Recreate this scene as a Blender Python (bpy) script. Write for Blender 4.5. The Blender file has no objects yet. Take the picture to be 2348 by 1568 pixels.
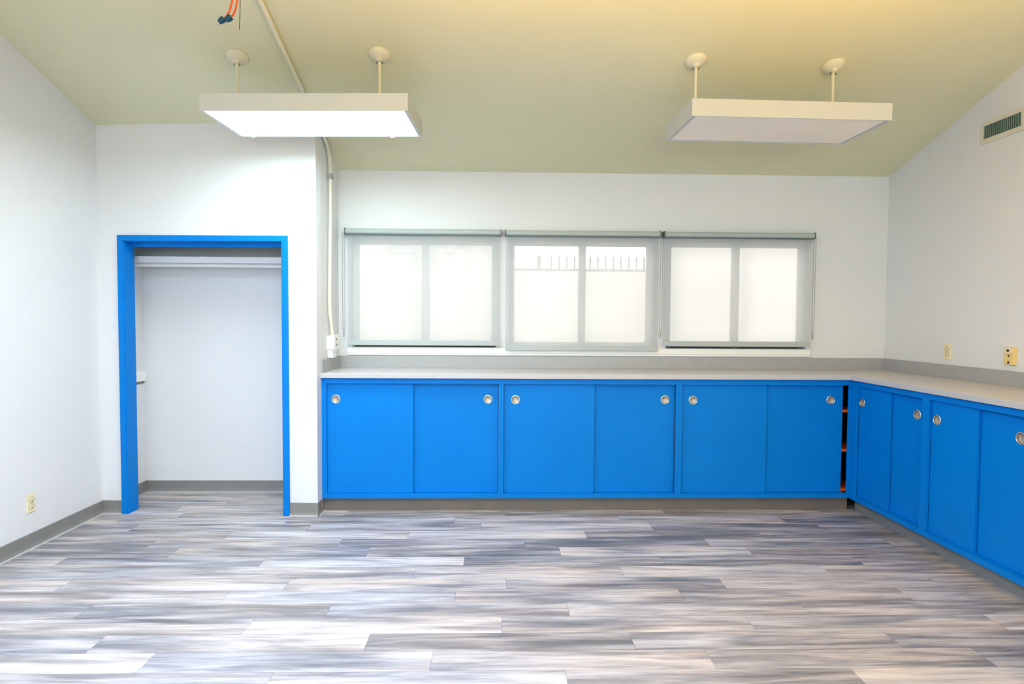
import bpy, bmesh, math, random
from mathutils import Vector, Matrix
random.seed(7)
SC = bpy.context.scene
COL = SC.collection
# ------------------------------------------------------------------ camera
F, PITCH, YAW, ROLL = 1376.55, -0.0374, -0.0239, 0.0062
CAMH = 1.43
cam_d = bpy.data.cameras.new('camera')
cam_d.sensor_fit = 'HORIZONTAL'; cam_d.sensor_width = 36.0
cam_d.lens = 36.0 * F / 2348.0
cam_d.clip_start = 0.05; cam_d.clip_end = 200
cam = bpy.data.objects.new('camera', cam_d); COL.objects.link(cam)
cy, sy, cp, sp = math.cos(YAW), math.sin(YAW), math.cos(PITCH), math.sin(PITCH)
fw = Vector((-sy*cp, cy*cp, sp)); rt = Vector((cy, sy, 0)); up = rt.cross(fw)
r2 = rt*math.cos(ROLL) + up*math.sin(ROLL); u2 = up*math.cos(ROLL) - rt*math.sin(ROLL)
cam.matrix_world = Matrix(((r2.x, u2.x, -fw.x, 0), (r2.y, u2.y, -fw.y, 0), (r2.z, u2.z, -fw.z, CAMH), (0, 0, 0, 1)))
SC.camera = cam
# ------------------------------------------------------------------ world, light, exposure
w = bpy.data.worlds.new('World'); SC.world = w; w.use_nodes = True
bg = w.node_tree.nodes['Background']
bg.inputs[0].default_value = (1.0, 0.98, 0.97, 1); bg.inputs[1].default_value = 3.55
LAMP_STRENGTH = 20.0
LAMP_COLOR = (0.82, 1.0, 0.97)
FILL_STRENGTH = 52.0
FILL_COLOR = (0.58, 0.735, 1.0)
# added soft fill in front of the closed rear wall, no window there
rl = bpy.data.lights.new('added_rear_fill', 'AREA'); rl.shape = 'RECTANGLE'; rl.size = 4.4; rl.size_y = 1.3
rl.energy = 140.0; rl.color = (0.86, 1.0, 0.93)
rlo = bpy.data.objects.new('added_rear_fill', rl); COL.objects.link(rlo)
rlo.location = (0.7, -3.30, 1.75); rlo.rotation_euler = (math.radians(90+10), 0, 0)
# added warm ceiling fill, unseen (their bowls are built with the other fixtures)
ADDED_UPLIGHTS = ((0.05, 1.75, 2.72), (1.75, 1.75, 2.72))
for p_ in ADDED_UPLIGHTS:
    ul = bpy.data.lights.new('added_warm_fill', 'AREA'); ul.shape = 'DISK'; ul.size = 0.36; ul.energy = 74.0
    ul.color = (1.0, 0.52, 0.01)
    ulo = bpy.data.objects.new('added_warm_fill', ul); COL.objects.link(ulo)
    ulo.location = (p_[0], p_[1], p_[2]-0.01); ulo.rotation_euler = (math.radians(180), 0, 0)
vs = SC.view_settings
SC.display_settings.display_device = 'sRGB'
vs.view_transform = 'Standard'; vs.look = 'None'; vs.exposure = 0.12; vs.gamma = 1.0; vs.use_curve_mapping = False
SC.cycles.max_bounces = 14; SC.cycles.diffuse_bounces = 8; SC.cycles.transparent_max_bounces = 16
SC.cycles.sample_clamp_indirect = 8.0
SC.cycles.caustics_reflective = False; SC.cycles.caustics_refractive = False
# ------------------------------------------------------------------ room dimensions
XL, XR, YB = -2.873, 3.2325, 4.94
YREAR, YRIDGE = -3.4, -0.2
SL, ZB = 0.3126, 2.629
def cz(y): return ZB + SL*(YB - y) if y >= YRIDGE else ZB + SL*(YB - YRIDGE) - SL*(YRIDGE - y)
XC = -1.296                                   # right face of the closet box
CW0 = Vector((XC, 4.332, 0)); CWA = -math.atan2(0.0705, 1.577)   # closet front wall: right corner and turn

# ------------------------------------------------------------------ materials
def nt(name):
    m = bpy.data.materials.new(name); m.use_nodes = True
    t = m.node_tree; b = t.nodes['Principled BSDF']
    return m, t, b
def N(t, kind, **kw):
    n = t.nodes.new(kind)
    for k, v in kw.items(): setattr(n, k, v)
    return n
def mat(name, col, rough=0.5, metal=0.0, var=0.03, scale=6.0, bump=0.0, bscale=200.0, spec=0.5):
    m, t, b = nt(name)
    b.inputs['Roughness'].default_value = rough; b.inputs['Metallic'].default_value = metal
    b.inputs['Specular IOR Level'].default_value = spec
    tc = N(t, 'ShaderNodeTexCoord')
    no = N(t, 'ShaderNodeTexNoise'); no.inputs['Scale'].default_value = scale; no.inputs['Detail'].default_value = 4
    t.links.new(tc.outputs['Object'], no.inputs['Vector'])
    cr = N(t, 'ShaderNodeValToRGB')
    lo = [max(0, c*(1-var)) for c in col]; hi = [min(1, c*(1+var)) for c in col]
    cr.color_ramp.elements[0].position = 0.3; cr.color_ramp.elements[1].position = 0.7
    cr.color_ramp.elements[0].color = (*lo, 1); cr.color_ramp.elements[1].color = (*hi, 1)
    t.links.new(no.outputs['Fac'], cr.inputs['Fac']); t.links.new(cr.outputs['Color'], b.inputs['Base Color'])
    if bump:
        n2 = N(t, 'ShaderNodeTexNoise'); n2.inputs['Scale'].default_value = bscale; n2.inputs['Detail'].default_value = 3
        t.links.new(tc.outputs['Object'], n2.inputs['Vector'])
        bp = N(t, 'ShaderNodeBump'); bp.inputs['Strength'].default_value = bump; bp.inputs['Distance'].default_value = 0.002
        t.links.new(n2.outputs['Fac'], bp.inputs['Height']); t.links.new(bp.outputs['Normal'], b.inputs['Normal'])
    return m
M_WALL = mat('wall_paint_white', (0.69, 0.70, 0.725), 0.6, var=0.012, scale=2, bump=0.12, bscale=160)
M_CEIL = mat('ceiling_paint_warm_light', (0.66, 0.645, 0.45), 0.7, var=0.012, scale=2, bump=0.12, bscale=160)  # white ceiling tinted cream, so the colour carries the warm light
M_BLUE = mat('blue_gloss_paint', (0.0, 0.18, 0.60), 0.42, var=0.03, scale=3, bump=0.04, bscale=60, spec=0.13)
M_TRIMW = mat('white_trim_paint', (0.82, 0.82, 0.81), 0.4, var=0.01)
M_COVE = mat('grey_vinyl_cove_base', (0.215, 0.21, 0.205), 0.4, var=0.05, scale=12)
M_COVELIP = mat('pale_cove_toe', (0.45, 0.45, 0.455), 0.4, var=0.05, scale=12)
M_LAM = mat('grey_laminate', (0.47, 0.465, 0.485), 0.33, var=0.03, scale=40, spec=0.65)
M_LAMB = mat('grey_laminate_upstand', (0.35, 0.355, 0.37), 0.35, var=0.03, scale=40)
M_FIX = mat('cream_fixture_enamel', (0.54, 0.55, 0.53), 0.42, var=0.015)
M_CANOPY = mat('cream_canopy_enamel', (0.66, 0.63, 0.50), 0.5, var=0.015)
M_LENSOFF = mat('unlit_acrylic_lens', (0.94, 0.83, 0.70), 0.3, var=0.03, scale=3)
M_DARK = mat('dark_recess', (0.012, 0.012, 0.012), 0.8)
M_VENT = mat('vent_dark_green', (0.012, 0.035, 0.028), 0.6)
M_VENTFIN = mat('vent_fin', (0.22, 0.30, 0.25), 0.5)
M_VENTPL = mat('vent_plate_paint', (0.66, 0.62, 0.52), 0.5)
M_STEEL = mat('brushed_steel', (0.72, 0.70, 0.68), 0.25, metal=1.0, var=0.03, scale=30)
M_CUP = mat('satin_steel_cup', (0.46, 0.40, 0.35), 0.42, metal=0.5, var=0.06, scale=30)
M_IVORY = mat('ivory_plastic', (0.78, 0.68, 0.46), 0.35)
M_YELL = mat('yellowed_plastic', (0.76, 0.56, 0.22), 0.35)
M_ORANGE = mat('orange_raw_shelf_edge', (0.85, 0.13, 0.01), 0.6, var=0.15, scale=20)
M_INSIDE = mat('unlit_cabinet_inside', (0.02, 0.014, 0.012), 0.8)  # near-black colour stands in for the unlit interior
M_FASCIA = mat('grey_shade_fabric_roll', (0.40, 0.45, 0.45), 0.7)
M_BRACK = mat('dark_grey_bracket', (0.10, 0.13, 0.13), 0.4)
M_HEM = mat('grey_shade_hem', (0.42, 0.46, 0.475), 0.7, bump=0.1, bscale=500)
M_CHAIN = mat('grey_bead_chain', (0.30, 0.31, 0.31), 0.35)
M_PVC = mat('cream_painted_conduit', (0.70, 0.68, 0.57), 0.45)
M_WIRE = mat('orange_wire_insulation', (0.80, 0.09, 0.005), 0.4)
M_NUT = mat('blue_wire_nut', (0.002, 0.065, 0.135), 0.35)
M_WIREG = mat('dark_green_wire', (0.03, 0.055, 0.035), 0.5)
M_WPLA = mat('white_plastic', (0.84, 0.84, 0.84), 0.35)
M_OUTWALL = mat('pale_outdoor_block', (0.86, 0.82, 0.79), 0.8, var=0.05, scale=2)
M_OUTRAIL = mat('outdoor_iron_paint', (0.40, 0.365, 0.35), 0.6)
M_GROUND = mat('pale_concrete_yard', (0.55, 0.53, 0.50), 0.9, var=0.06, scale=1)
M_SEALT = mat('black_window_gasket', (0.02, 0.016, 0.016), 0.6)

def emit(name, col, s):
    m, t, b = nt(name)
    b.inputs['Base Color'].default_value = (0.9, 0.9, 0.9, 1); b.inputs['Roughness'].default_value = 0.3
    b.inputs['Emission Color'].default_value = (*col, 1); b.inputs['Emission Strength'].default_value = s
    return m
M_LENSON = emit('lit_acrylic_lens', LAMP_COLOR, LAMP_STRENGTH)
M_LENSFILL = emit('added_fill_lens', FILL_COLOR, FILL_STRENGTH)

def make_glass():
    m = bpy.data.materials.new('window_glass'); m.use_nodes = True; t = m.node_tree
    t.nodes.remove(t.nodes['Principled BSDF']); out = t.nodes['Material Output']
    tr = N(t, 'ShaderNodeBsdfTransparent'); tr.inputs[0].default_value = (0.95, 0.97, 0.96, 1)
    gl = N(t, 'ShaderNodeBsdfGlossy'); gl.inputs['Roughness'].default_value = 0.02
    fr = N(t, 'ShaderNodeFresnel'); fr.inputs[0].default_value = 1.3
    mx = N(t, 'ShaderNodeMixShader')
    t.links.new(fr.outputs[0], mx.inputs[0]); t.links.new(tr.outputs[0], mx.inputs[1]); t.links.new(gl.outputs[0], mx.inputs[2])
    t.links.new(mx.outputs[0], out.inputs['Surface'])
    return m
M_GLASS = make_glass()
def make_fabric():
    m = bpy.data.materials.new('grey_sheer_shade_weave'); m.use_nodes = True; t = m.node_tree
    t.nodes.remove(t.nodes['Principled BSDF']); out = t.nodes['Material Output']
    tc = N(t, 'ShaderNodeTexCoord'); no = N(t, 'ShaderNodeTexNoise'); no.inputs['Scale'].default_value = 300
    t.links.new(tc.outputs['Object'], no.inputs['Vector'])
    cr = N(t, 'ShaderNodeValToRGB')
    cr.color_ramp.elements[0].color = (0.19, 0.225, 0.245, 1); cr.color_ramp.elements[1].color = (0.245, 0.28, 0.30, 1)
    t.links.new(no.outputs['Fac'], cr.inputs['Fac'])
    df = N(t, 'ShaderNodeBsdfDiffuse'); t.links.new(cr.outputs['Color'], df.inputs['Color'])
    tl = N(t, 'ShaderNodeBsdfTranslucent'); tl.inputs['Color'].default_value = (0.46, 0.44, 0.43, 1)
    ad = N(t, 'ShaderNodeAddShader'); t.links.new(df.outputs[0], ad.inputs[0]); t.links.new(tl.outputs[0], ad.inputs[1])
    tr = N(t, 'ShaderNodeBsdfTransparent'); tr.inputs[0].default_value = (1, 1, 1, 1)
    mx = N(t, 'ShaderNodeMixShader'); mx.inputs[0].default_value = 0.29
    t.links.new(ad.outputs[0], mx.inputs[1]); t.links.new(tr.outputs[0], mx.inputs[2])
    t.links.new(mx.outputs[0], out.inputs['Surface'])
    return m
M_FABRIC = make_fabric()

def make_floor_mat():
    m, t, b = nt('grey_wood_look_vinyl_plank')
    L = t.links
    geo = N(t, 'ShaderNodeNewGeometry')
    att = N(t, 'ShaderNodeAttribute', attribute_name='plank')
    uv = N(t, 'ShaderNodeUVMap', uv_map='UVMap')
    sep = N(t, 'ShaderNodeSeparateXYZ'); L.new(geo.outputs['Position'], sep.inputs[0])
    sa = N(t, 'ShaderNodeSeparateColor'); L.new(att.outputs['Color'], sa.inputs[0])
    def math_(op, a, c=None, v=None):
        n = N(t, 'ShaderNodeMath', operation=op)
        L.new(a, n.inputs[0])
        if c is not None: L.new(c, n.inputs[1])
        elif v is not None: n.inputs[1].default_value = v
        return n.outputs[0]
    seed = math_('MULTIPLY', sa.outputs['Green'], v=91.0)
    def streak(sx, sy_, detail, rough, dist, off):
        c = N(t, 'ShaderNodeCombineXYZ')
        L.new(math_('ADD', math_('MULTIPLY', sep.outputs['X'], v=sx), seed), c.inputs[0])
        L.new(math_('MULTIPLY', sep.outputs['Y'], v=sy_), c.inputs[1])
        L.new(math_('ADD', seed, v=off), c.inputs[2])
        n = N(t, 'ShaderNodeTexNoise'); n.inputs['Scale'].default_value = 1.0
        n.inputs['Detail'].default_value = detail; n.inputs['Roughness'].default_value = rough; n.inputs['Distortion'].default_value = dist
        L.new(c.outputs[0], n.inputs['Vector'])
        return n.outputs['Fac']
    s1 = streak(1.5, 14.0, 4, 0.55, 0.5, 0.0)
    s2 = streak(3.6, 70.0, 4, 0.6, 0.8, 5.0)
    s3 = streak(0.8, 5.0, 2, 0.5, 0.2, 11.0)
    # tone = plank tone + streaks
    v = math_('ADD', math_('MULTIPLY', s1, v=1.3), math_('MULTIPLY', s2, v=0.55))
    v = math_('ADD', v, math_('MULTIPLY', sa.outputs['Red'], v=0.30))
    v = math_('SUBTRACT', v, v=0.665)
    cr = N(t, 'ShaderNodeValToRGB'); L.new(v, cr.inputs['Fac'])
    e = cr.color_ramp.elements
    e[0].position = 0.10; e[0].color = (0.14, 0.14, 0.155, 1)
    e[1].position = 0.95; e[1].color = (0.76, 0.71, 0.70, 1)
    for p_, c_ in ((0.30, (0.27, 0.26, 0.28)), (0.48, (0.44, 0.415, 0.43)), (0.66, (0.60, 0.565, 0.57))):
        q = e.new(p_); q.color = (*c_, 1)
    tint = N(t, 'ShaderNodeMix', data_type='RGBA', blend_type='MULTIPLY')
    tr = N(t, 'ShaderNodeValToRGB'); L.new(s3, tr.inputs['Fac'])
    tr.color_ramp.elements[0].position = 0.35; tr.color_ramp.elements[0].color = (0.88, 0.93, 1.0, 1)
    tr.color_ramp.elements[1].position = 0.65; tr.color_ramp.elements[1].color = (1.0, 0.94, 0.88, 1)
    tint.inputs[0].default_value = 1.0
    L.new(cr.outputs['Color'], tint.inputs[6]); L.new(tr.outputs['Color'], tint.inputs[7])
    # seams, from the plank's own edge distance stored as UV in metres
    su = N(t, 'ShaderNodeSeparateXYZ'); L.new(uv.outputs['UV'], su.inputs[0])
    d1 = math_('MINIMUM', su.outputs['X'], math_('SUBTRACT', sa.outputs['Blue'], su.outputs['X']))
    yv = N(t, 'ShaderNodeMath', operation='SUBTRACT'); yv.inputs[0].default_value = 0.1472; L.new(su.outputs['Y'], yv.inputs[1])
    d2 = math_('MINIMUM', su.outputs['Y'], yv.outputs[0])
    d = math_('MINIMUM', d1, d2)
    mr = N(t, 'ShaderNodeMapRange'); mr.inputs[1].default_value = 0.0005; mr.inputs[2].default_value = 0.0022
    mr.inputs[3].default_value = 0.62; mr.inputs[4].default_value = 1.0
    L.new(d, mr.inputs[0])
    fin = N(t, 'ShaderNodeMix', data_type='RGBA', blend_type='MULTIPLY'); fin.inputs[0].default_value = 1.0
    L.new(tint.outputs[2], fin.inputs[6]); L.new(mr.outputs[0], fin.inputs[7])
    L.new(fin.outputs[2], b.inputs['Base Color'])
    ro = N(t, 'ShaderNodeMapRange'); ro.inputs[3].default_value = 0.34; ro.inputs[4].default_value = 0.48
    L.new(s2, ro.inputs[0]); L.new(ro.outputs[0], b.inputs['Roughness'])
    bp = N(t, 'ShaderNodeBump'); bp.inputs['Strength'].default_value = 0.12; bp.inputs['Distance'].default_value = 0.001
    L.new(s2, bp.inputs['Height']); L.new(bp.outputs['Normal'], b.inputs['Normal'])
    return m
M_FLOOR = make_floor_mat()

# ------------------------------------------------------------------ mesh helpers
def box(bm, x0, x1, y0, y1, z0, z1):
    vs_ = [bm.verts.new(p) for p in ((x0,y0,z0),(x1,y0,z0),(x1,y1,z0),(x0,y1,z0),(x0,y0,z1),(x1,y0,z1),(x1,y1,z1),(x0,y1,z1))]
    for f in ((0,3,2,1),(4,5,6,7),(0,1,5,4),(1,2,6,5),(2,3,7,6),(3,0,4,7)): bm.faces.new([vs_[i] for i in f])
def prism(bm, pts, axis, a, c):
    """extrude a 2-D outline along an axis ('x','y','z') from a to c"""
    def P(q, s):
        return {'x': (s, q[0], q[1]), 'y': (q[0], s, q[1]), 'z': (q[0], q[1], s)}[axis]
    A = [bm.verts.new(P(q, a)) for q in pts]; B = [bm.verts.new(P(q, c)) for q in pts]
    n = len(pts)
    bm.faces.new(A); bm.faces.new(B[::-1])
    for i in range(n): bm.faces.new((A[i], A[(i+1) % n], B[(i+1) % n], B[i]))
def tube(bm, pts, r, n=12, cap=True):
    pts = [Vector(p) for p in pts]; rings = []
    prev = None
    for i, p in enumerate(pts):
        d = (pts[min(i+1, len(pts)-1)] - pts[max(i-1, 0)]).normalized()
        if prev is None:
            a = Vector((0, 0, 1)) if abs(d.z) < 0.9 else Vector((1, 0, 0))
            u = d.cross(a).normalized()
        else:
            u = (prev - d*prev.dot(d)).normalized()
        prev = u; v = d.cross(u)
        rr = r[i] if isinstance(r, (list, tuple)) else r
        rings.append([bm.verts.new(p + (u*math.cos(2*math.pi*k/n) + v*math.sin(2*math.pi*k/n))*rr) for k in range(n)])
    for a, c in zip(rings, rings[1:]):
        for k in range(n): bm.faces.new((a[k], a[(k+1) % n], c[(k+1) % n], c[k]))
    if cap: bm.faces.new(rings[0][::-1]); bm.faces.new(rings[-1])
def lathe(bm, prof, n=32, mtx=None):
    """profile of (radius, height) turned about z, then moved by mtx"""
    mtx = mtx or Matrix(); rings = []
    for r, z in prof:
        if r < 1e-6: rings.append([bm.verts.new(mtx @ Vector((0, 0, z)))])
        else: rings.append([bm.verts.new(mtx @ Vector((r*math.cos(2*math.pi*k/n), r*math.sin(2*math.pi*k/n), z))) for k in range(n)])
    for a, c in zip(rings, rings[1:]):
        for k in range(n):
            k2 = (k+1) % n
            if len(a) == 1: bm.faces.new((a[0], c[k], c[k2]))
            elif len(c) == 1: bm.faces.new((a[k], c[0], a[k2]))
            else: bm.faces.new((a[k], c[k], c[k2], a[k2]))
def panel_with_hole(bm, x0, x1, z0, z1, y0, y1, hx, hz, hr, n=40):
    """slab in the xz plane from y0 (front) to y1, pierced by a round hole"""
    loops = []
    for y in (y0, y1):
        outer = [bm.verts.new((x, y, z)) for x, z in ((x0, z0), (x1, z0), (x1, z1), (x0, z1))]
        inner = [bm.verts.new((hx + hr*math.cos(2*math.pi*k/n), y, hz + hr*math.sin(2*math.pi*k/n))) for k in range(n)]
        ed = [bm.edges.new((L[i], L[(i+1) % len(L)])) for L in (outer, inner) for i in range(len(L))]
        bmesh.ops.triangle_fill(bm, use_beauty=True, use_dissolve=False, edges=ed)
        loops.append((outer, inner))
    for j in (0, 1):
        A, B = loops[0][j], loops[1][j]
        for i in range(len(A)): bm.faces.new((A[i], A[(i+1) % len(A)], B[(i+1) % len(A)], B[i]))
def build(name, bm, material, parent=None, smooth=None, bevel=0.0, seg=2, loc=None, rotz=0.0):
    bmesh.ops.recalc_face_normals(bm, faces=bm.faces)
    me = bpy.data.meshes.new(name); bm.to_mesh(me); bm.free()
    me.materials.append(material)
    o = bpy.data.objects.new(name, me); COL.objects.link(o)
    if parent: o.parent = parent
    if loc is not None: o.location = loc
    if rotz: o.rotation_euler.z = rotz
    if smooth:
        for p in me.polygons: p.use_smooth = True
        me.set_sharp_from_angle(angle=math.radians(smooth))
    if bevel:
        bv = o.modifiers.new('bevel', 'BEVEL'); bv.width = bevel; bv.segments = seg; bv.limit_method = 'ANGLE'; bv.angle_limit = math.radians(40)
    return o
def nb(): return bmesh.new()
def tag(o, label=None, cat=None, group=None, kind=None):
    if label: o['label'] = label
    if cat: o['category'] = cat
    if group: o['group'] = group
    if kind: o['kind'] = kind
    return o
def thing(name, loc, label, cat, group=None, rotz=0.0, kind=None):
    o = bpy.data.objects.new(name, None); COL.objects.link(o)
    o.empty_display_size = 0.1; o.location = loc; o.rotation_euler.z = rotz
    return tag(o, label, cat, group, kind)
def struct(name, bm, m, label, cat, **kw):
    return tag(build(name, bm, m, **kw), label, cat, kind='structure')

# ------------------------------------------------------------------ floor: planks in rows along x, joints where the photo shows them
def make_floor():
    bm = nb(); W, L = 0.1472, 1.1785
    uvl = bm.loops.layers.uv.new('UVMap'); cl = bm.loops.layers.float_color.new('plank')
    offs = {0: 0.878, 1: -0.107, 2: -0.585, 3: -0.999, 4: 0.392, 5: -0.192, 6: -0.463, 7: 0.054, 8: -0.212, 9: 0.356, 10: 0.027, 11: 0.608, 12: -0.27, 13: 0.283}
    tones = {(12, 0): 0.75, (12, -1): 0.75, (11, 0): 0.25, (11, 1): 0.35, (13, 0): 0.7, (10, 0): 0.85, (9, 0): 0.35, (5, 0): 0.75, (5, 1): 0.2,
             (4, 1): 0.85, (4, 0): 0.2, (2, 1): 0.85, (2, 2): 0.15, (7, 1): 0.3, (7, 2): 0.8, (6, 1): 0.8, (6, 0): 0.5, (0, 2): 0.1, (1, 2): 0.05,
             (10, 2): 0.55, (1, 3): 0.4, (3, 2): 0.15, (3, 3): 0.35, (0, 3): 0.3, (12, 1): 0.9, (13, 1): 0.35}
    rnd = random.Random(11)
    y_top0 = 4.235 + W/2
    k = -6
    x0r, x1r, y0r, y1r = XL - 0.1, XR + 0.1, YREAR - 0.1, YB + 0.05
    while True:
        yt = y_top0 - W*k; yb = yt - W
        if yt < y0r: break
        off = offs.get(k, rnd.uniform(0, L))
        j = math.floor((x0r - off)/L)
        while off + j*L < x1r:
            a, c = off + j*L, off + (j+1)*L
            ax, cx_, by, ty = max(a, x0r), min(c, x1r), max(yb, y0r), min(yt, y1r)
            tone = tones.get((k, j+1), rnd.uniform(0.15, 0.9)); sd = rnd.random()
            if cx_ > ax and ty > by:
                f = bm.faces.new([bm.verts.new((p, q, 0)) for p, q in ((ax, by), (cx_, by), (cx_, ty), (ax, ty))])
                for lp in f.loops:
                    co = lp.vert.co
                    lp[uvl].uv = (co.x - a, co.y - yb); lp[cl] = (tone, sd, L, 1)
            j += 1
        k += 1
    return struct('floor', bm, M_FLOOR, 'grey and lavender wood-look plank floor', 'floor')
make_floor()
bm = nb(); box(bm, XL-0.1, XR+0.1, YREAR-0.1, YB+0.05, -0.12, -0.004); struct('trim_1', bm, M_DARK, 'slab under the plank floor', 'floor')

# ------------------------------------------------------------------ ceiling and walls
bm = nb()
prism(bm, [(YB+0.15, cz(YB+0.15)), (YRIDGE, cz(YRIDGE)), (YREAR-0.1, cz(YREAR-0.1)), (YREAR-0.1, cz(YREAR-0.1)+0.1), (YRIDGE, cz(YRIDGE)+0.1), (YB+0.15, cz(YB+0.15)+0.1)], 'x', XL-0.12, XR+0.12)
struct('ceiling', bm, M_CEIL, 'sloped ceiling tinted for warm light, rising from the window wall', 'ceiling')
def gable(bm, x0, x1):
    prism(bm, [(YREAR, 0), (YB+0.15, 0), (YB+0.15, cz(YB+0.15)), (YRIDGE, cz(YRIDGE)), (YREAR, cz(YREAR))], 'x', x0, x1)
bm = nb(); gable(bm, XL-0.12, XL); struct('wall_left', bm, M_WALL, 'plain white wall on the left', 'wall')
bm = nb(); gable(bm, XR, XR+0.12); struct('wall_right', bm, M_WALL, 'plain white wall on the right with a vent', 'wall')
bm = nb(); box(bm, XL, XR, YREAR-0.1, YREAR, 0, cz(YREAR)); struct('wall_rear', bm, M_WALL, 'white wall behind the photographer', 'wall')
WIN = [(-1.193, 0.002), (0.092, 1.302), (1.392, 2.567)]; WZ0, WZ1 = 1.196, 2.079
bm = nb(); WY0, WY1 = YB, YB+0.15
box(bm, XL, XR, WY0, WY1, 0, WZ0); box(bm, XL, XR, WY0, WY1, WZ1, ZB)
xs = [XL] + [v for q in WIN for v in q] + [XR]
for a, c in zip(xs[0::2], xs[1::2]): box(bm, a, c, WY0, WY1, WZ0, WZ1)
struct('wall_back', bm, M_WALL, 'white wall with the row of three windows', 'wall')
# closet box: front wall (turned a little) with a door opening, and its side wall
LW = math.hypot(1.577, 0.0705)
def cl(px):      # world x on the turned wall -> local x
    return (px - XC)/math.cos(CWA)
DX0, DX1, DZ = cl(-2.683), cl(-1.539), 1.974       # clear opening
bm = nb(); T = 0.10
zt = cz(4.34) - 0.002
prism(bm, [(-LW, 0), (DX0-0.012, 0), (DX0-0.012, DZ+0.012), (DX1+0.012, DZ+0.012), (DX1+0.012, 0), (0, 0), (0, zt), (-LW, zt)], 'y', 0, T)
wf = struct('wall_closet', bm, M_WALL, 'white closet wall round the blue door frame', 'wall', loc=CW0, rotz=CWA)
bm = nb(); prism(bm, [(4.336, 0), (YB, 0), (YB, cz(YB)), (4.336, cz(4.336))], 'x', XC-0.10, XC-0.001)
struct('wall_closet_side', bm, M_WALL, 'narrow white side wall of the closet carrying the conduit', 'wall')

# blue door frame: two legs and a head with casing, plus a header board behind
door = thing('door_1', CW0, 'bright blue frame of the doorless closet opening', 'door frame', rotz=CWA, kind='structure')
CWD = 0.042
def leg(s):
    bm = nb(); x = DX0 if s < 0 else DX1
    if s < 0:
        box(bm, x-CWD, x-0.002, -0.016, 0.0, 0, DZ+CWD); box(bm, x-0.012, x+0.006, -0.010, T+0.004, 0, DZ)
    else:
        box(bm, x+0.002, x+CWD, -0.016, 0.0, 0, DZ+CWD); box(bm, x-0.006, x+0.012, -0.010, T+0.004, 0, DZ)
    return build('jamb', bm, M_BLUE, door, bevel=0.002)
leg(-1); leg(1)
bm = nb(); box(bm, DX0-0.002, DX1+0.002, -0.0155, 0, DZ+0.002, DZ+CWD); box(bm, DX0-0.012, DX1+0.012, -0.010, T+0.004, DZ, DZ+0.012); build('head', bm, M_BLUE, door, bevel=0.0015)
bm = nb(); box(bm, DX0+0.006, DX1-0.006, T-0.022, T, 1.945, DZ+0.001); build('header_board', bm, M_BLUE, door, bevel=0.001)

# baseboards (vinyl cove base with a pale toe)
BH = 0.0953
def cove(name, label, p0, p1, nrm, h=BH, ext0=0, ext1=0):
    """cove base from p0 to p1 on the floor, standing out along nrm"""
    p0, p1, nrm = Vector((*p0, 0)), Vector((*p1, 0)), Vector((*nrm, 0)).normalized()
    d = (p1-p0).normalized(); p0 = p0 - d*ext0; p1 = p1 + d*ext1
    prof = [(0.0005, 0.001), (0.012, 0.006), (0.006, 0.02), (0.004, 0.035), (0.004, h-0.003), (0.002, h), (0.0005, h)]
    bm = nb()
    A = [bm.verts.new(p0 + nrm*q + Vector((0, 0, z))) for q, z in prof]; B = [bm.verts.new(p1 + nrm*q + Vector((0, 0, z))) for q, z in prof]
    n = len(prof); bm.faces.new(A); bm.faces.new(B)
    for i in range(n): bm.faces.new((A[i], A[(i+1) % n], B[(i+1) % n], B[i]))
    o = struct(name, bm, M_COVE, label, 'baseboard')
    bm = nb()
    prof = [(0.0085, 0.0005), (0.022, 0.0005), (0.0215, 0.003), (0.0125, 0.0075)]
    A = [bm.verts.new(p0 + nrm*q + Vector((0, 0, z))) for q, z in prof]; B = [bm.verts.new(p1 + nrm*q + Vector((0, 0, z))) for q, z in prof]
    bm.faces.new(A); bm.faces.new(B)
    for i in range(4): bm.faces.new((A[i], A[(i+1) % 4], B[(i+1) % 4], B[i]))
    t_ = build('toe', bm, M_COVELIP, o); t_['label'] = 'pale toe strip'
    return o
ca, sa_ = math.cos(CWA), math.sin(CWA)
def cwp(lx, ly=0.0): return (CW0.x + lx*ca - ly*sa_, CW0.y + lx*sa_ + ly*ca)
cn = (sa_, -ca)
cove('baseboard_left', 'grey baseboard along the left wall', (XL, YREAR), (XL, 4.3985), (1, 0))
cove('baseboard_closet_left', 'short grey baseboard left of the blue door frame', cwp(-LW+0.002), cwp(DX0-CWD), cn)
cove('baseboard_closet_right', 'short grey baseboard right of the blue door frame', cwp(DX1+CWD), cwp(0), cn, ext1=0.004)
cove('baseboard_closet_side', 'baseboard return beside the cabinet toe kick', (XC, 4.334), (XC, 4.462), (1, 0))
cove('baseboard_closet_back', 'grey baseboard on the back wall inside the closet', (XL+0.001, YB), (XC-0.10, YB), (0, -1))
cove('baseboard_closet_inner', 'grey baseboard on the left wall inside the closet', (XL, 4.52), (XL, YB-0.001), (1, 0))
YT, XT = 4.4665, 2.7254
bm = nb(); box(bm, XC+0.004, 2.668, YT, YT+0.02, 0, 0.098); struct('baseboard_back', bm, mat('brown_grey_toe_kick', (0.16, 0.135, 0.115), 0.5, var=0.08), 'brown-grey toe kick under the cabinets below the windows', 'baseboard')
bm = nb(); box(bm, XT, XT+0.02, 2.84, YT-0.005, 0, 0.098); struct('baseboard_right', bm, M_COVE, 'grey toe kick under the cabinets on the right', 'baseboard')

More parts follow.
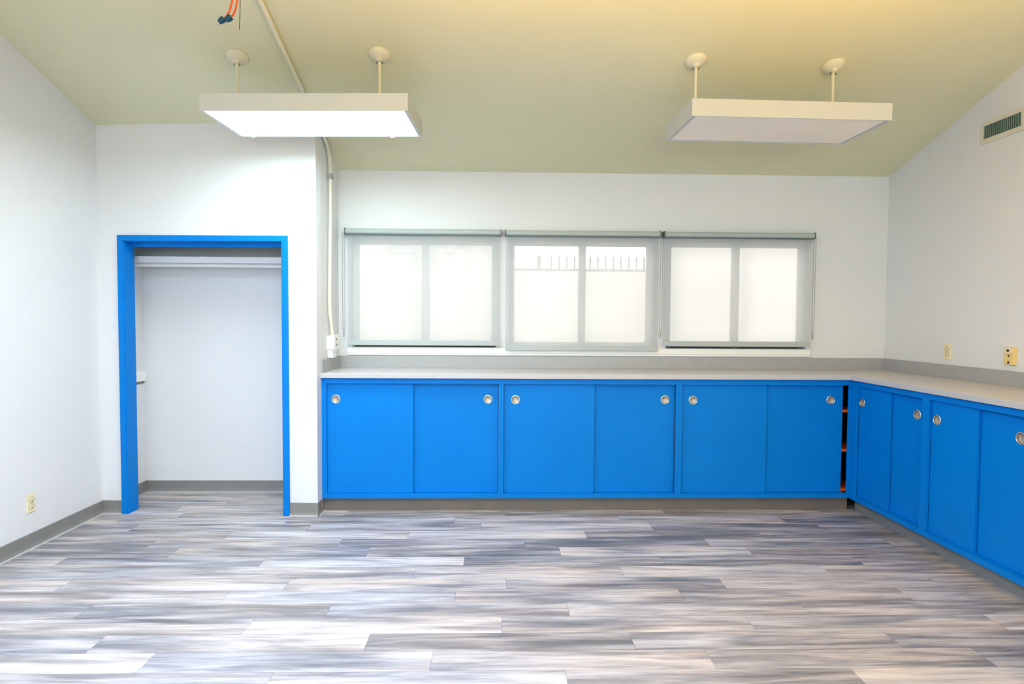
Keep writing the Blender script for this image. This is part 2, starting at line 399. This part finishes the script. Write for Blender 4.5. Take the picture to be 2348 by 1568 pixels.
# closet shelf, rod and ledger
CX1 = XC - 0.10
sh = thing('closet_shelf', ((XL+CX1)/2, 4.78, 1.845), 'white shelf across the top of the closet', 'shelf')
def rel(o, bm):
    bmesh.ops.translate(bm, verts=bm.verts, vec=-Vector(o.location)); return bm
bm = nb(); box(bm, XL, CX1, 4.64, YB, 1.853, 1.875); build('board', rel(sh, bm), M_WALL, sh)
bm = nb(); box(bm, XL, CX1, 4.62, 4.64, 1.843, 1.892); build('front_edge', rel(sh, bm), M_WALL, sh, bevel=0.004)
bm = nb(); tube(bm, [(XL, 4.70, 1.834), (CX1, 4.70, 1.834)], 0.0165, 20)
tag(build('closet_rod', bm, M_TRIMW, smooth=40), 'white round hanging rod just below the closet shelf', 'rod')
bm = nb(); box(bm, XL, XL+0.014, 4.49, YB, 0.915, 1.0); struct('trim_2', bm, M_TRIMW, 'white ledger board on the inner left wall of the closet', 'trim', bevel=0.002)
bm = nb(); box(bm, XL, XL+0.006, 4.49, YB-0.012, 0.895, 0.9148); struct('trim_3', bm, mat('grey_shadow_line', (0.18, 0.18, 0.18), 0.7), 'dark strip painted as the shadow line under the ledger board in the closet', 'trim')  # grey strip stands in for the shadow below the ledger

# ------------------------------------------------------------------ windows
PANES = [(-1.150, -0.628, -0.570, -0.052), (0.136, 0.673, 0.727, 1.241), (1.443, 1.964, 2.015, 2.528)]
def window(i):
    a, c = WIN[i]; p = PANES[i]
    lab = ('window nearest the closet, behind a sheer shade', 'middle window with iron pickets showing beyond its shade', 'window nearest the right wall, behind a sheer shade')[i]
    root = thing('window_%d' % (i+1), ((a+c)/2, YB+0.08, WZ0), lab, 'window', kind='structure')
    bm = nb(); y0, y1 = YB+0.055, YB+0.11; zt_ = 2.044; zb = 1.245
    box(bm, a, p[0], y0, y1, WZ0, WZ1); box(bm, p[3], c, y0, y1, WZ0, WZ1)
    box(bm, p[0], p[3], y0, y1, zt_, WZ1); box(bm, p[0], p[3], y0, y1, WZ0, zb)
    build('window_frame', rel(root, bm), M_TRIMW, root, bevel=0.002)
    bm = nb(); box(bm, p[1], p[2], y0-0.012, y1, zb-0.01, zt_+0.01); build('mullion', rel(root, bm), M_TRIMW, root, bevel=0.002)
    for q0, q1 in ((p[0], p[1]), (p[2], p[3])):
        bm = nb(); box(bm, q0, q1, YB+0.082, YB+0.086, zb, zt_); build('pane', rel(root, bm), M_GLASS, root)
    if i != 1:
        bm = nb(); box(bm, p[0]-0.035, p[3]+0.035, y0-0.006, y0, WZ0+0.003, WZ0+0.017); k = build('track', rel(root, bm), M_SEALT, root); k['label'] = 'black track at the foot of the window'
        if i == 2:
            for xx in (p[0]-0.02, (p[1]+p[2])/2, p[3]+0.01):
                bm = nb(); box(bm, xx-0.022, xx+0.022, y0-0.014, y0-0.006, WZ0+0.003, WZ0+0.022); build('latch', rel(root, bm), M_BRACK, root)
    return root
for i in range(3): window(i)
bm = nb(); box(bm, -1.226, 2.598, 4.918, YB, 1.150, WZ0+0.001); box(bm, -1.222, 2.594, 4.922, YB, 1.134, 1.150)
struct('trim_4', bm, M_TRIMW, 'long white sill under the three windows', 'trim', bevel=0.003)

# ------------------------------------------------------------------ roller shades
def shade(i):
    x0, x1, zf1, zf0, fx0, fx1, zh = [(-1.236, 0.027, 2.155, 2.109, -1.215, 0.021, 1.215), (0.055, 1.324, 2.152, 2.108, 0.062, 1.312, 1.178), (1.348, 2.594, 2.152, 2.106, 1.354, 2.578, 1.219)][i]
    lab = ('sheer grey roller shade nearest the closet, chain on its left', 'middle sheer grey roller shade, hanging lowest of the three', 'sheer grey roller shade nearest the right wall, chain on its right')[i]
    zt_ = zf1
    root = thing('roller_shade', ((x0+x1)/2, 4.89, zf0), lab, 'window shade', 'roller shades over the windows')
    bm = nb(); zc = (zf0+zf1)/2; r = 0.0235
    prof = [(4.925, zf0), (4.925, zf1)] + [(4.893 - 0.022*math.sin(t_), zc + r*math.cos(t_)) for t_ in [math.pi*k/10 for k in range(11)]]
    prism(bm, prof, 'x', x0+0.008, x1-0.008); build('cassette', rel(root, bm), M_FASCIA, root, smooth=35)
    for s in (x0, x1-0.008):
        bm = nb(); prism(bm, [(4.939, zf0-0.004), (4.939, zf1+0.004), (4.88, zf1+0.004), (4.868, zf1-0.004), (4.866, zf0+0.004), (4.878, zf0-0.004)], 'x', s, s+0.008)
        k = build('bracket', rel(root, bm), M_BRACK, root, bevel=0.001)
    bm = nb(); box(bm, x0+0.010, x1-0.010, 4.874, 4.905, zf0-0.006, zf0); build('bottom_rail', rel(root, bm), M_BRACK, root)
    # fabric: a thin sheet with a slight sag
    bm = nb(); nx, nz = 24, 10
    g = [[bm.verts.new((fx0+(fx1-fx0)*a/nx, 4.893 + 0.0012*math.sin(6*a/nx+i)*(1-c/nz), zf0-(zf0-zh-0.043)*c/nz)) for a in range(nx+1)] for c in range(nz+1)]
    for c in range(nz):
        for a in range(nx): bm.faces.new((g[c][a], g[c][a+1], g[c+1][a+1], g[c+1][a]))
    build('fabric', rel(root, bm), M_FABRIC, root, smooth=60)
    bm = nb(); box(bm, fx0, fx1, 4.886, 4.899, zh, zh+0.043); build('hem_bar', rel(root, bm), M_HEM, root, bevel=0.004)
    # bead chain
    cx_ = (x0-0.010, x1+0.012, x1+0.006)[i]; zb = (1.335, 1.337, 1.333)[i]; hw = 0.009
    pts = [(cx_-hw, 4.895, zf0+0.01)] + [(cx_-hw + 0.001*math.sin(k), 4.896, zf0 - (zf0-zb-0.012)*k/8) for k in range(1, 9)]
    pts += [(cx_-hw*math.cos(t_), 4.896, zb+0.012-0.012*math.sin(t_)) for t_ in [math.pi*k/6 for k in range(1, 6)]]
    pts += [(cx_+hw, 4.896, zb + 0.012 + (zf0-zb-0.012)*k/8) for k in range(0, 8)] + [(cx_+hw, 4.895, zf0+0.01)]
    bm = nb(); tube(bm, pts, 0.0024, 6); ch = build('bead_chain', rel(root, bm), M_CHAIN, root, smooth=60)
    bm = nb(); box(bm, cx_-0.005, cx_+0.005, 4.892, 4.902, zb-0.052, zb-0.006)
    tube(bm, [(cx_, 4.897, zb-0.008), (cx_, 4.897, zb+0.004)], 0.003, 8); build('chain_weight', rel(root, bm), M_CHAIN, ch, bevel=0.002)
    return root
for i in range(3): shade(i)

# ------------------------------------------------------------------ base cabinets with sliding doors
ZF0, ZF1, ZO0, ZO1 = 0.0985, 0.993, 0.132, 0.953
def cabinet(name_label, origin, rotz, width, o0, o1, split, h0, h1, depth=0.48, door2_end=None, left_stile=True, blind=0.0, end_panel=False):
    """local frame: x along the front (0..width), y into the cabinet, front of the face frame at y = 0"""
    root = thing('base_cabinet', origin, name_label, 'cabinet', 'blue base cabinets with sliding doors', rotz=rotz)
    bm = nb()
    box(bm, 0, o0, 0, 0.018, ZF0, ZF1); box(bm, o1, width, 0, 0.018, ZF0, ZF1)
    box(bm, o0, o1, 0, 0.018, ZO1, ZF1); box(bm, o0, o1, 0, 0.018, ZF0, ZO0)
    build('face_frame', bm, M_BLUE, root, bevel=0.0004)
    bm = nb(); y0, y1 = 0.020, depth
    xr = width + blind
    box(bm, 0.004, 0.02, y0, y1, ZF0, ZF1-0.003); box(bm, xr-0.02, xr-0.004, y0, y1, ZF0, ZF1-0.003)
    box(bm, 0.02, xr-0.02, y1-0.012, y1, ZF0, ZF1-0.003); box(bm, 0.02, xr-0.02, y0, y1-0.012, ZF0, ZF0+0.016)
    box(bm, 0.02, xr-0.02, y0, y1-0.012, ZF1-0.016, ZF1-0.003)
    if blind: box(bm, width-0.004, xr-0.02, y0, y0+0.012, ZF0+0.016, ZF1-0.016)
    build('carcass', bm, M_INSIDE, root)
    bm = nb(); box(bm, 0.0205, width-0.0205, 0.0185, 0.064, ZO0-0.016, ZO0); k = build('door_track', bm, M_BLUE, root, bevel=0.001)
    for z in (0.133, 0.437, 0.738):
        bm = nb(); box(bm, 0.021, xr-0.021, 0.066, depth-0.02, z, z+0.02); k = build('shelf', bm, M_ORANGE, root)
    if end_panel:
        bm = nb(); box(bm, width-0.0035, width, 0.019, depth, ZF0, ZF1-0.002); build('end_panel', bm, M_BLUE, root)
    d2e = door2_end if door2_end is not None else o1 + 0.004
    for (x0, x1, yy, hx) in ((o0-0.004, split, 0.022, h0), (split-0.03, d2e, 0.0435, h1)):
        bm = nb(); panel_with_hole(bm, x0, x1, ZO0+0.0008, ZO1+0.006, yy, yy+0.017, hx, 0.834, 0.0285)
        d = build('sliding_door', bm, M_BLUE, root, bevel=0.0008)
        bm = nb(); mtx = Matrix.Translation((hx, yy, 0.834)) @ Matrix.Rotation(math.radians(90), 4, 'X')
        lathe(bm, [(0.0, -0.0145), (0.0235, -0.0145), (0.0265, -0.012), (0.0272, -0.001)], 36, mtx)
        cup = build('finger_pull', bm, M_CUP, d, smooth=45)
        bm = nb(); lathe(bm, [(0.0272, -0.002), (0.0272, 0.0012), (0.0288, 0.0026), (0.0318, 0.0024), (0.0335, 0.0004)], 36, mtx)
        rm = build('pull_rim', bm, M_STEEL, d, smooth=50)
    return root
YF, XF = 4.4268, 2.657
c1 = cabinet('blue two-door base cabinet touching the closet wall', (XC+0.002, YF, 0), 0, 1.322, 0.037, 1.304, 0.672, 0.100, 1.2243)
c2 = cabinet('middle blue base cabinet of the three below the windows', (0.0285, YF, 0), 0, 1.3265, 0.0185, 1.3045, 0.698, 0.107, 1.2335)
c3 = cabinet('blue base cabinet in the corner with its right door slid open a crack', (1.3555, YF, 0), 0, 1.3015, 0.0235, 1.286, 0.6705, 0.1118, 1.170, door2_end=1.262, blind=0.17)
R90 = -math.pi/2        # local x -> world -y, local y -> world +x
c4 = cabinet('narrow blue base cabinet on the right wall next to the corner', (XF, YF-0.0005, 0), R90, 0.778, 0.067, 0.750, 0.4125, 0.100, 0.6475, depth=0.56)
c5 = cabinet('blue base cabinet on the right wall cut by the photo edge', (XF, 3.648, 0), R90, 0.80, 0.028, 0.758, 0.384, 0.071, 0.636, depth=0.56, end_panel=True)
# ------------------------------------------------------------------ worktop
ZC, TC, YCE, XCC = 1.031, 0.037, 4.3968, 2.627
wt = thing('worktop', (0.9, 4.66, ZC-TC), 'grey laminate L-shaped worktop with upstand over the blue cabinets', 'worktop')
bm = nb(); prism(bm, [(XC+0.001, YCE), (XCC, YCE), (XCC, 2.83), (XR-0.001, 2.83), (XR-0.001, YB-0.001), (XC+0.001, YB-0.001)], 'z', ZC-TC, ZC)
build('top', rel(wt, bm), M_LAM, wt, bevel=0.003)
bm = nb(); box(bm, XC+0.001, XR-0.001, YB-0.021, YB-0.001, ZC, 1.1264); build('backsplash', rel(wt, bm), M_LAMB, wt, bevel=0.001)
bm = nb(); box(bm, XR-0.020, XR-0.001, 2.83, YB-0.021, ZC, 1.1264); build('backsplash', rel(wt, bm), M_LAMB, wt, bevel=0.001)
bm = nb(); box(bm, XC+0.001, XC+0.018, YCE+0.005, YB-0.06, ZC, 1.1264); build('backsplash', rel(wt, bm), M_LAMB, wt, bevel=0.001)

# ------------------------------------------------------------------ pendant light fixtures
def fixture(cx_, cy_, rot, lens_mat, label, group, stems=(-0.433, 0.433), zb=2.6):
    root = thing('pendant_light', (cx_, cy_, zb), label, 'ceiling light', group, rotz=rot)
    L2, D2, H = 0.5925, 0.2425, 0.100
    bm = nb(); t_ = 0.006
    box(bm, -L2, L2, -D2, -D2+t_, 0, H); box(bm, -L2, L2, D2-t_, D2, 0, H)
    box(bm, -L2, -L2+t_, -D2+t_, D2-t_, 0, H); box(bm, L2-t_, L2, -D2+t_, D2-t_, 0, H); box(bm, -L2+t_, L2-t_, -D2+t_, D2-t_, H-t_, H)
    build('housing', bm, M_FIX, root, bevel=0.002)
    bm = nb(); r = 0.022
    box(bm, -L2+t_, L2-t_, -D2+t_, -D2+r*0.5, 0.002, 0.008); box(bm, -L2+t_, L2-t_, D2-r*0.6, D2-t_, 0.002, 0.008)
    box(bm, -L2+t_, -L2+r, -D2+r*0.5, D2-r*0.6, 0.002, 0.008); box(bm, L2-r, L2-t_, -D2+r*0.5, D2-r*0.6, 0.002, 0.008)
    fr = build('lens_frame', bm, M_FIX, root)
    bm = nb(); g = 0.005
    box(bm, -L2+r+g, L2-r-g, -D2+r*0.5+g, D2-r*0.6-g, 0.0035, 0.0085); build('lens', bm, lens_mat, root)
    for lx in (-0.50, 0.40):
        bm = nb(); box(bm, lx-0.012, lx+0.012, D2-0.006, D2+0.004, -0.004, 0.004); build('latch', bm, M_FIX, root)
    for sx in stems:
        wx, wy = cx_ + sx*math.cos(rot), cy_ + sx*math.sin(rot)
        zt_ = cz(wy) - zb
        bm = nb(); tube(bm, [(sx, 0, H), (sx, 0, zt_-0.036)], 0.0085, 14); st = build('stem', bm, M_CANOPY, root, smooth=40)
        tilt = math.atan(SL) * (1 if wy > YRIDGE else -1)
        mtx = Matrix.Translation((sx, 0, zt_)) @ Matrix.Rotation(-rot, 4, 'Z') @ Matrix.Rotation(-tilt, 4, 'X')
        bm = nb(); lathe(bm, [(0.066, -0.0005), (0.067, -0.004), (0.062, -0.012), (0.048, -0.024), (0.030, -0.032), (0.020, -0.035), (0.018, -0.044), (0.013, -0.048), (0.0, -0.048)], 32, mtx)
        build('canopy', bm, M_CANOPY, st, smooth=50)
        for q in (-0.017, 0.017):
            bm = nb(); tube(bm, [(sx+q, 0.0, zt_-0.042), (sx+q, 0.0, zt_-0.056)], 0.003, 8); build('swivel_screw', bm, M_BRACK, st)
    return root
fixture(-1.095, 3.708, -0.042, M_LENSON, 'lit rectangular pendant light hanging in front of the closet', 'rectangular pendant lights', stems=(-0.49, 0.376))
fixture(1.690, 3.712, 0.028, M_LENSOFF, 'unlit rectangular pendant light hanging on the right', 'rectangular pendant lights', stems=(-0.489, 0.374))
for yy in (1.75, -0.3):  # unseen pendants added to brighten the room
    fixture(-1.095, yy, 0.0, M_LENSFILL, 'added fill pendant behind the photographer' if yy < 0 else 'added fill pendant overhead, above the photographer', 'rectangular pendant lights')

for UPL, lab in zip(ADDED_UPLIGHTS, ('added warm fill bowl overhead, nearer the lit pendant light', 'added warm fill bowl overhead, nearer the right wall')):
    up_ = thing('added_fill_bowl', UPL, lab, 'ceiling light', 'added warm fill bowls')  # unseen fitting added to hold the warm ceiling fill
    bm = nb(); lathe(bm, [(0.0, -0.14), (0.05, -0.14), (0.16, -0.09), (0.22, -0.02), (0.23, 0.0), (0.222, 0.0), (0.212, -0.02), (0.15, -0.08), (0.0, -0.12)], 36); build('bowl', bm, M_FIX, up_, smooth=50)
    for k in range(3):
        a = 2*math.pi*k/3; bm = nb(); tube(bm, [(0.225*math.cos(a), 0.225*math.sin(a), -0.003), (0.0, 0.0, 0.45), (0, 0, cz(UPL[1])-UPL[2])], 0.003, 6); build('hanger', bm, M_STEEL, up_)

# ------------------------------------------------------------------ conduit, outlet box, wires
pts = [(-1.278, y, cz(y)-0.017) for y in (0.4, 1.5, 2.5, 3.3, 3.9, 4.25, 4.40)]
P0, P1, P2, P3 = Vector((-1.278, 4.42, cz(4.42)-0.017)), Vector((-1.278, 4.56, cz(4.56)-0.02)), Vector((-1.278, 4.625, 2.70)), Vector((-1.278, 4.635, 2.53))
for k in range(0, 13):
    t_ = k/12; pts.append(tuple(P0*(1-t_)**3 + P1*3*t_*(1-t_)**2 + P2*3*t_*t_*(1-t_) + P3*t_**3))
pts += [(-1.278, 4.635, 2.3), (-1.278, 4.615, 1.9), (-1.278, 4.60, 1.60), (-1.277, 4.605, 1.47), (-1.274, 4.63, 1.38), (-1.272, 4.645, 1.33), (-1.272, 4.645, 1.297)]
cd = thing('conduit', (-1.278, 4.635, 2.0), 'cream painted conduit running down the ceiling slope and closet side wall', 'conduit')
bm = nb(); tube(bm, pts, 0.0135, 14); build('pipe', rel(cd, bm), M_PVC, cd, smooth=50)
bm = nb(); tube(bm, [(-1.278, 4.636, 2.535), (-1.278, 4.635, 2.485)], 0.0165, 14); k = build('coupling', rel(cd, bm), M_PVC, cd, smooth=40)
bm = nb(); prism(bm, [(-1.2955, 4.612), (-1.2955, 4.604), (-1.262, 4.604), (-1.256, 4.618), (-1.256, 4.652), (-1.262, 4.662), (-1.2955, 4.662), (-1.2955, 4.654), (-1.266, 4.654), (-1.2615, 4.648), (-1.2615, 4.622), (-1.266, 4.612)], 'z', 2.49, 2.525); build('strap', rel(cd, bm), M_CHAIN, cd)
bx = thing('outlet_box', (XC, 4.62, 1.20), 'white surface outlet box at the foot of the conduit', 'outlet')
bm = nb(); box(bm, XC, -1.243, 4.565, 4.70, 1.195, 1.300); build('box', rel(bx, bm), M_WPLA, bx, bevel=0.004)
bm = nb(); box(bm, -1.243, -1.238, 4.575, 4.715, 1.190, 1.310); pl = build('cover_plate', rel(bx, bm), M_WPLA, bx, bevel=0.002)
for z in (1.228, 1.270):
    for y in (4.628, 4.648):
        bm = nb(); box(bm, -1.238, -1.2365, y, y+0.006, z-0.007, z+0.007); build('slot', rel(bx, bm), M_DARK, pl)
bm = nb(); prism(bm, [(4.575, 1.195), (4.70, 1.195), (4.69, 1.128), (4.60, 1.128)], 'x', XC, -1.252); build('lower_sleeve', rel(bx, bm), M_WPLA, bx, bevel=0.003)

hw = thing('ceiling_wires', (-1.24, 2.9, cz(2.9)), 'orange wires with blue caps dangling from the ceiling above the lit light', 'electrical wires')
def bez(a, b_, c_, d_, n=14):
    a, b_, c_, d_ = map(Vector, (a, b_, c_, d_))
    return [a*(1-t)**3 + b_*3*t*(1-t)**2 + c_*3*t*t*(1-t) + d_*t**3 for t in [k/n for k in range(n+1)]]
zc0 = cz(2.9)
def img(u, v, Y):     # point at depth Y seen at a photo position (used to read sizes off the photo)
    d = r2*(u-1174) - u2*(v-784) + fw*F; k = Y/d.y; return Vector((0, 0, CAMH)) + d*k
for (top, m1, e, nd) in (((541, -14), (536, 22), (512, 44), (506, 47)), ((551, -14), (548, 22), (528, 40), (519, 50))):
    E_ = img(*e, 2.9); N_ = img(*nd, 2.9)
    A = Vector((img(*top, 2.9).x, 2.9, zc0)); 
    pts = bez(A, img(top[0]-1, top[1]+10, 2.9), img(m1[0]-4, m1[1]+8, 2.9), E_)
    bm = nb(); tube(bm, pts, 0.0044, 10); wr = build('wire', rel(hw, bm), M_WIRE, hw, smooth=60)
    d = (pts[-1]-pts[-2]).normalized(); rot = Vector((0, 0, 1)).rotation_difference(d).to_matrix().to_4x4()
    bm = nb(); lathe(bm, [(0.0, -0.006), (0.0135, -0.006), (0.0155, 0.004), (0.014, 0.014), (0.010, 0.026), (0.0, 0.027)], 8, Matrix.Translation(E_) @ rot)
    build('wire_nut', rel(hw, bm), M_NUT, wr)
bm = nb(); a = img(549, 68, 2.9); tube(bm, bez((img(553, 0, 2.9).x, 2.9, zc0), img(552, 5, 2.9), img(550, 40, 2.9), a), 0.0017, 6); k = build('ground_wire', rel(hw, bm), M_WIREG, hw, smooth=60); k['label'] = 'thin dark green wire'

# ------------------------------------------------------------------ vent and outlets
vt = thing('air_vent', (XR, 3.825, 2.69), 'slotted air vent high on the right wall', 'air vent')
bm = nb(); y0, y1, z0, z1 = 3.660, 3.990, 2.615, 2.760; a0, a1, b0, b1 = 3.682, 3.970, 2.646, 2.732
for q in ((y0, y1, z0, b0), (y0, y1, b1, z1), (y0, a0, b0, b1), (a1, y1, b0, b1)): box(bm, XR-0.008, XR-0.0005, *q)
build('plate', rel(vt, bm), M_VENTPL, vt, bevel=0.001)
bm = nb(); box(bm, XR-0.0015, XR-0.0005, a0, a1, b0, b1); build('backing', rel(vt, bm), M_VENT, vt)
bm = nb()
for k in range(18):
    y = a0 + (a1-a0)*(k+0.5)/18; box(bm, XR-0.0065, XR-0.002, y-0.0016, y+0.0016, b0, b1)
for k in range(9):
    z = b0 + (b1-b0)*(k+0.5)/9; box(bm, XR-0.0045, XR-0.002, a0, a1, z-0.0008, z+0.0008)
build('louvers', rel(vt, bm), M_VENTFIN, vt)
def outlet(x, y, z, side, label, m):
    s = 1 if side == 'left' else -1
    root = thing('wall_outlet', (x, y, z), label, 'outlet', 'ivory wall outlets')
    bm = nb(); box(bm, min(0, s*0.006), max(0, s*0.006), -0.0345, 0.0345, -0.057, 0.057); build('cover_plate', bm, m, root, bevel=0.002)
    for dz in (0.0195, -0.0195):
        mtx = Matrix.Translation((s*0.006, 0, dz)) @ Matrix.Rotation(math.radians(90*s), 4, 'Y')
        bm = nb(); lathe(bm, [(0.0178, -0.001), (0.0178, 0.0004), (0.0155, 0.0016), (0.0, 0.0018)], 24, mtx); rc = build('receptacle', bm, m, root, smooth=40)
        bm = nb(); lathe(bm, [(0.0178, 0.0001), (0.0198, 0.0004), (0.0198, -0.001)], 24, mtx); build('socket_ring', bm, M_BRACK, rc)
        for q in ((-0.0078, -0.0052, dz+0.001, dz+0.010), (0.0052, 0.0078, dz+0.001, dz+0.010), (-0.0025, 0.0025, dz-0.011, dz-0.006)):
            bm = nb(); box(bm, s*0.0070, s*0.0082, *q); build('slot', bm, M_DARK, rc)
    bm = nb(); lathe(bm, [(0.003, -0.001), (0.003, 0.0008), (0, 0.001)], 12, Matrix.Translation((s*0.006, 0, 0)) @ Matrix.Rotation(math.radians(90*s), 4, 'Y')); build('screw', bm, M_STEEL, root)
    return root
outlet(XL, 3.731, 0.282, 'left', 'ivory outlet low on the left wall', M_IVORY)
outlet(XR, 4.233, 1.218, 'right', 'ivory outlet above the worktop, nearer the corner', M_IVORY)
jb = thing('jack_box', (XR, 3.69, 1.22), 'yellowed surface jack box above the worktop at the right edge', 'jack box')
bm = nb(); box(bm, XR-0.026, XR-0.0005, 3.655, 3.722, 1.166, 1.277); bd = build('body', rel(jb, bm), M_YELL, jb, bevel=0.002)
bm = nb(); box(bm, XR-0.029, XR-0.026, 3.660, 3.717, 1.238, 1.270); ct = build('jack_cover', rel(jb, bm), M_IVORY, jb, bevel=0.001)
bm = nb(); box(bm, XR-0.0300, XR-0.029, 3.682, 3.700, 1.247, 1.262); build('port', rel(jb, bm), M_DARK, ct)
for z, s in ((1.222, 0.006), (1.180, 0.007)):
    bm = nb(); box(bm, XR-0.0268, XR-0.026, 3.688-s, 3.688+s, z-s, z+s); build('port', rel(jb, bm), M_DARK, jb)

# ------------------------------------------------------------------ outdoors: yard, block wall and iron pickets beyond the windows
bm = nb(); box(bm, -25, 25, YB+0.15, 40, -0.35, -0.15); struct('ground', bm, M_GROUND, 'pale yard outside the windows', 'ground')
FY = 9.0
fn = thing('picket_fence', (1.5, FY, -0.15), 'iron picket fence on a pale wall seen through the middle shade', 'fence')
bm = nb(); box(bm, -3.0, 8.0, FY, FY+0.15, -0.15, 2.155); build('base_wall', rel(fn, bm), M_OUTWALL, fn)
bm = nb(); box(bm, 0.2, 8.0, FY+0.05, FY+0.09, 2.156, 2.20); build('rail', rel(fn, bm), M_OUTRAIL, fn)
for k in range(30):
    x = img(1264.3, 600, FY+0.07).x - 0.47 + 0.1173*k
    if x < 0.7: continue
    bm = nb(); box(bm, x-0.013, x+0.013, FY+0.06, FY+0.082, 2.20, 2.385); build('picket', rel(fn, bm), M_OUTRAIL, fn)
bm = nb(); x = img(1236, 600, FY+0.07).x; box(bm, x-0.03, x+0.03, FY+0.04, FY+0.10, 2.156, 2.39); build('post', rel(fn, bm), M_OUTRAIL, fn)
M_OUTSHED = mat('outdoor_stucco', (0.68, 0.64, 0.62), 0.8, var=0.05, scale=2)
bm = nb(); box(bm, -6.0, -0.05, 7.6, 7.8, -0.15, 3.2); shed = tag(build('shed_wall', bm, M_OUTSHED), 'pale building wall beyond the window nearest the closet', 'building')
M_LETTER = mat('faint_grey_lettering', (0.585, 0.55, 0.535), 0.8)
for ch_, u0, u1, v0, v1, flip in (('e', 887, 957, 552, 607, True), ('M', 985, 1079, 545, 614, False)):
    fc = bpy.data.curves.new('letter', 'FONT'); fc.body = ch_; fc.extrude = 0.004
    tmp = bpy.data.objects.new('letter', fc); COL.objects.link(tmp)
    me_ = bpy.data.meshes.new_from_object(tmp.evaluated_get(bpy.context.evaluated_depsgraph_get())); bpy.data.objects.remove(tmp)
    bm = nb(); bm.from_mesh(me_); A, B = img(u0, v1, 7.595), img(u1, v0, 7.595)
    xs_ = [v.co.x for v in bm.verts]; ys_ = [v.co.y for v in bm.verts]
    for v in bm.verts:
        fx = (v.co.x-min(xs_))/(max(xs_)-min(xs_)); fx = 1-fx if flip else fx; fz = (v.co.y-min(ys_))/(max(ys_)-min(ys_))
        v.co = (A.x+(B.x-A.x)*fx, 7.595+v.co.z, A.z+(B.z-A.z)*fz)
    k = build('sign_letter', bm, M_LETTER, shed); k['label'] = 'faint grey letter on the wall outside'
bm = nb(); box(bm, 2.12, 8.0, 7.6, 7.8, -0.15, 3.4); tag(build('garden_wall', bm, M_OUTSHED), 'pale building wall beyond the window nearest the right wall', 'building')
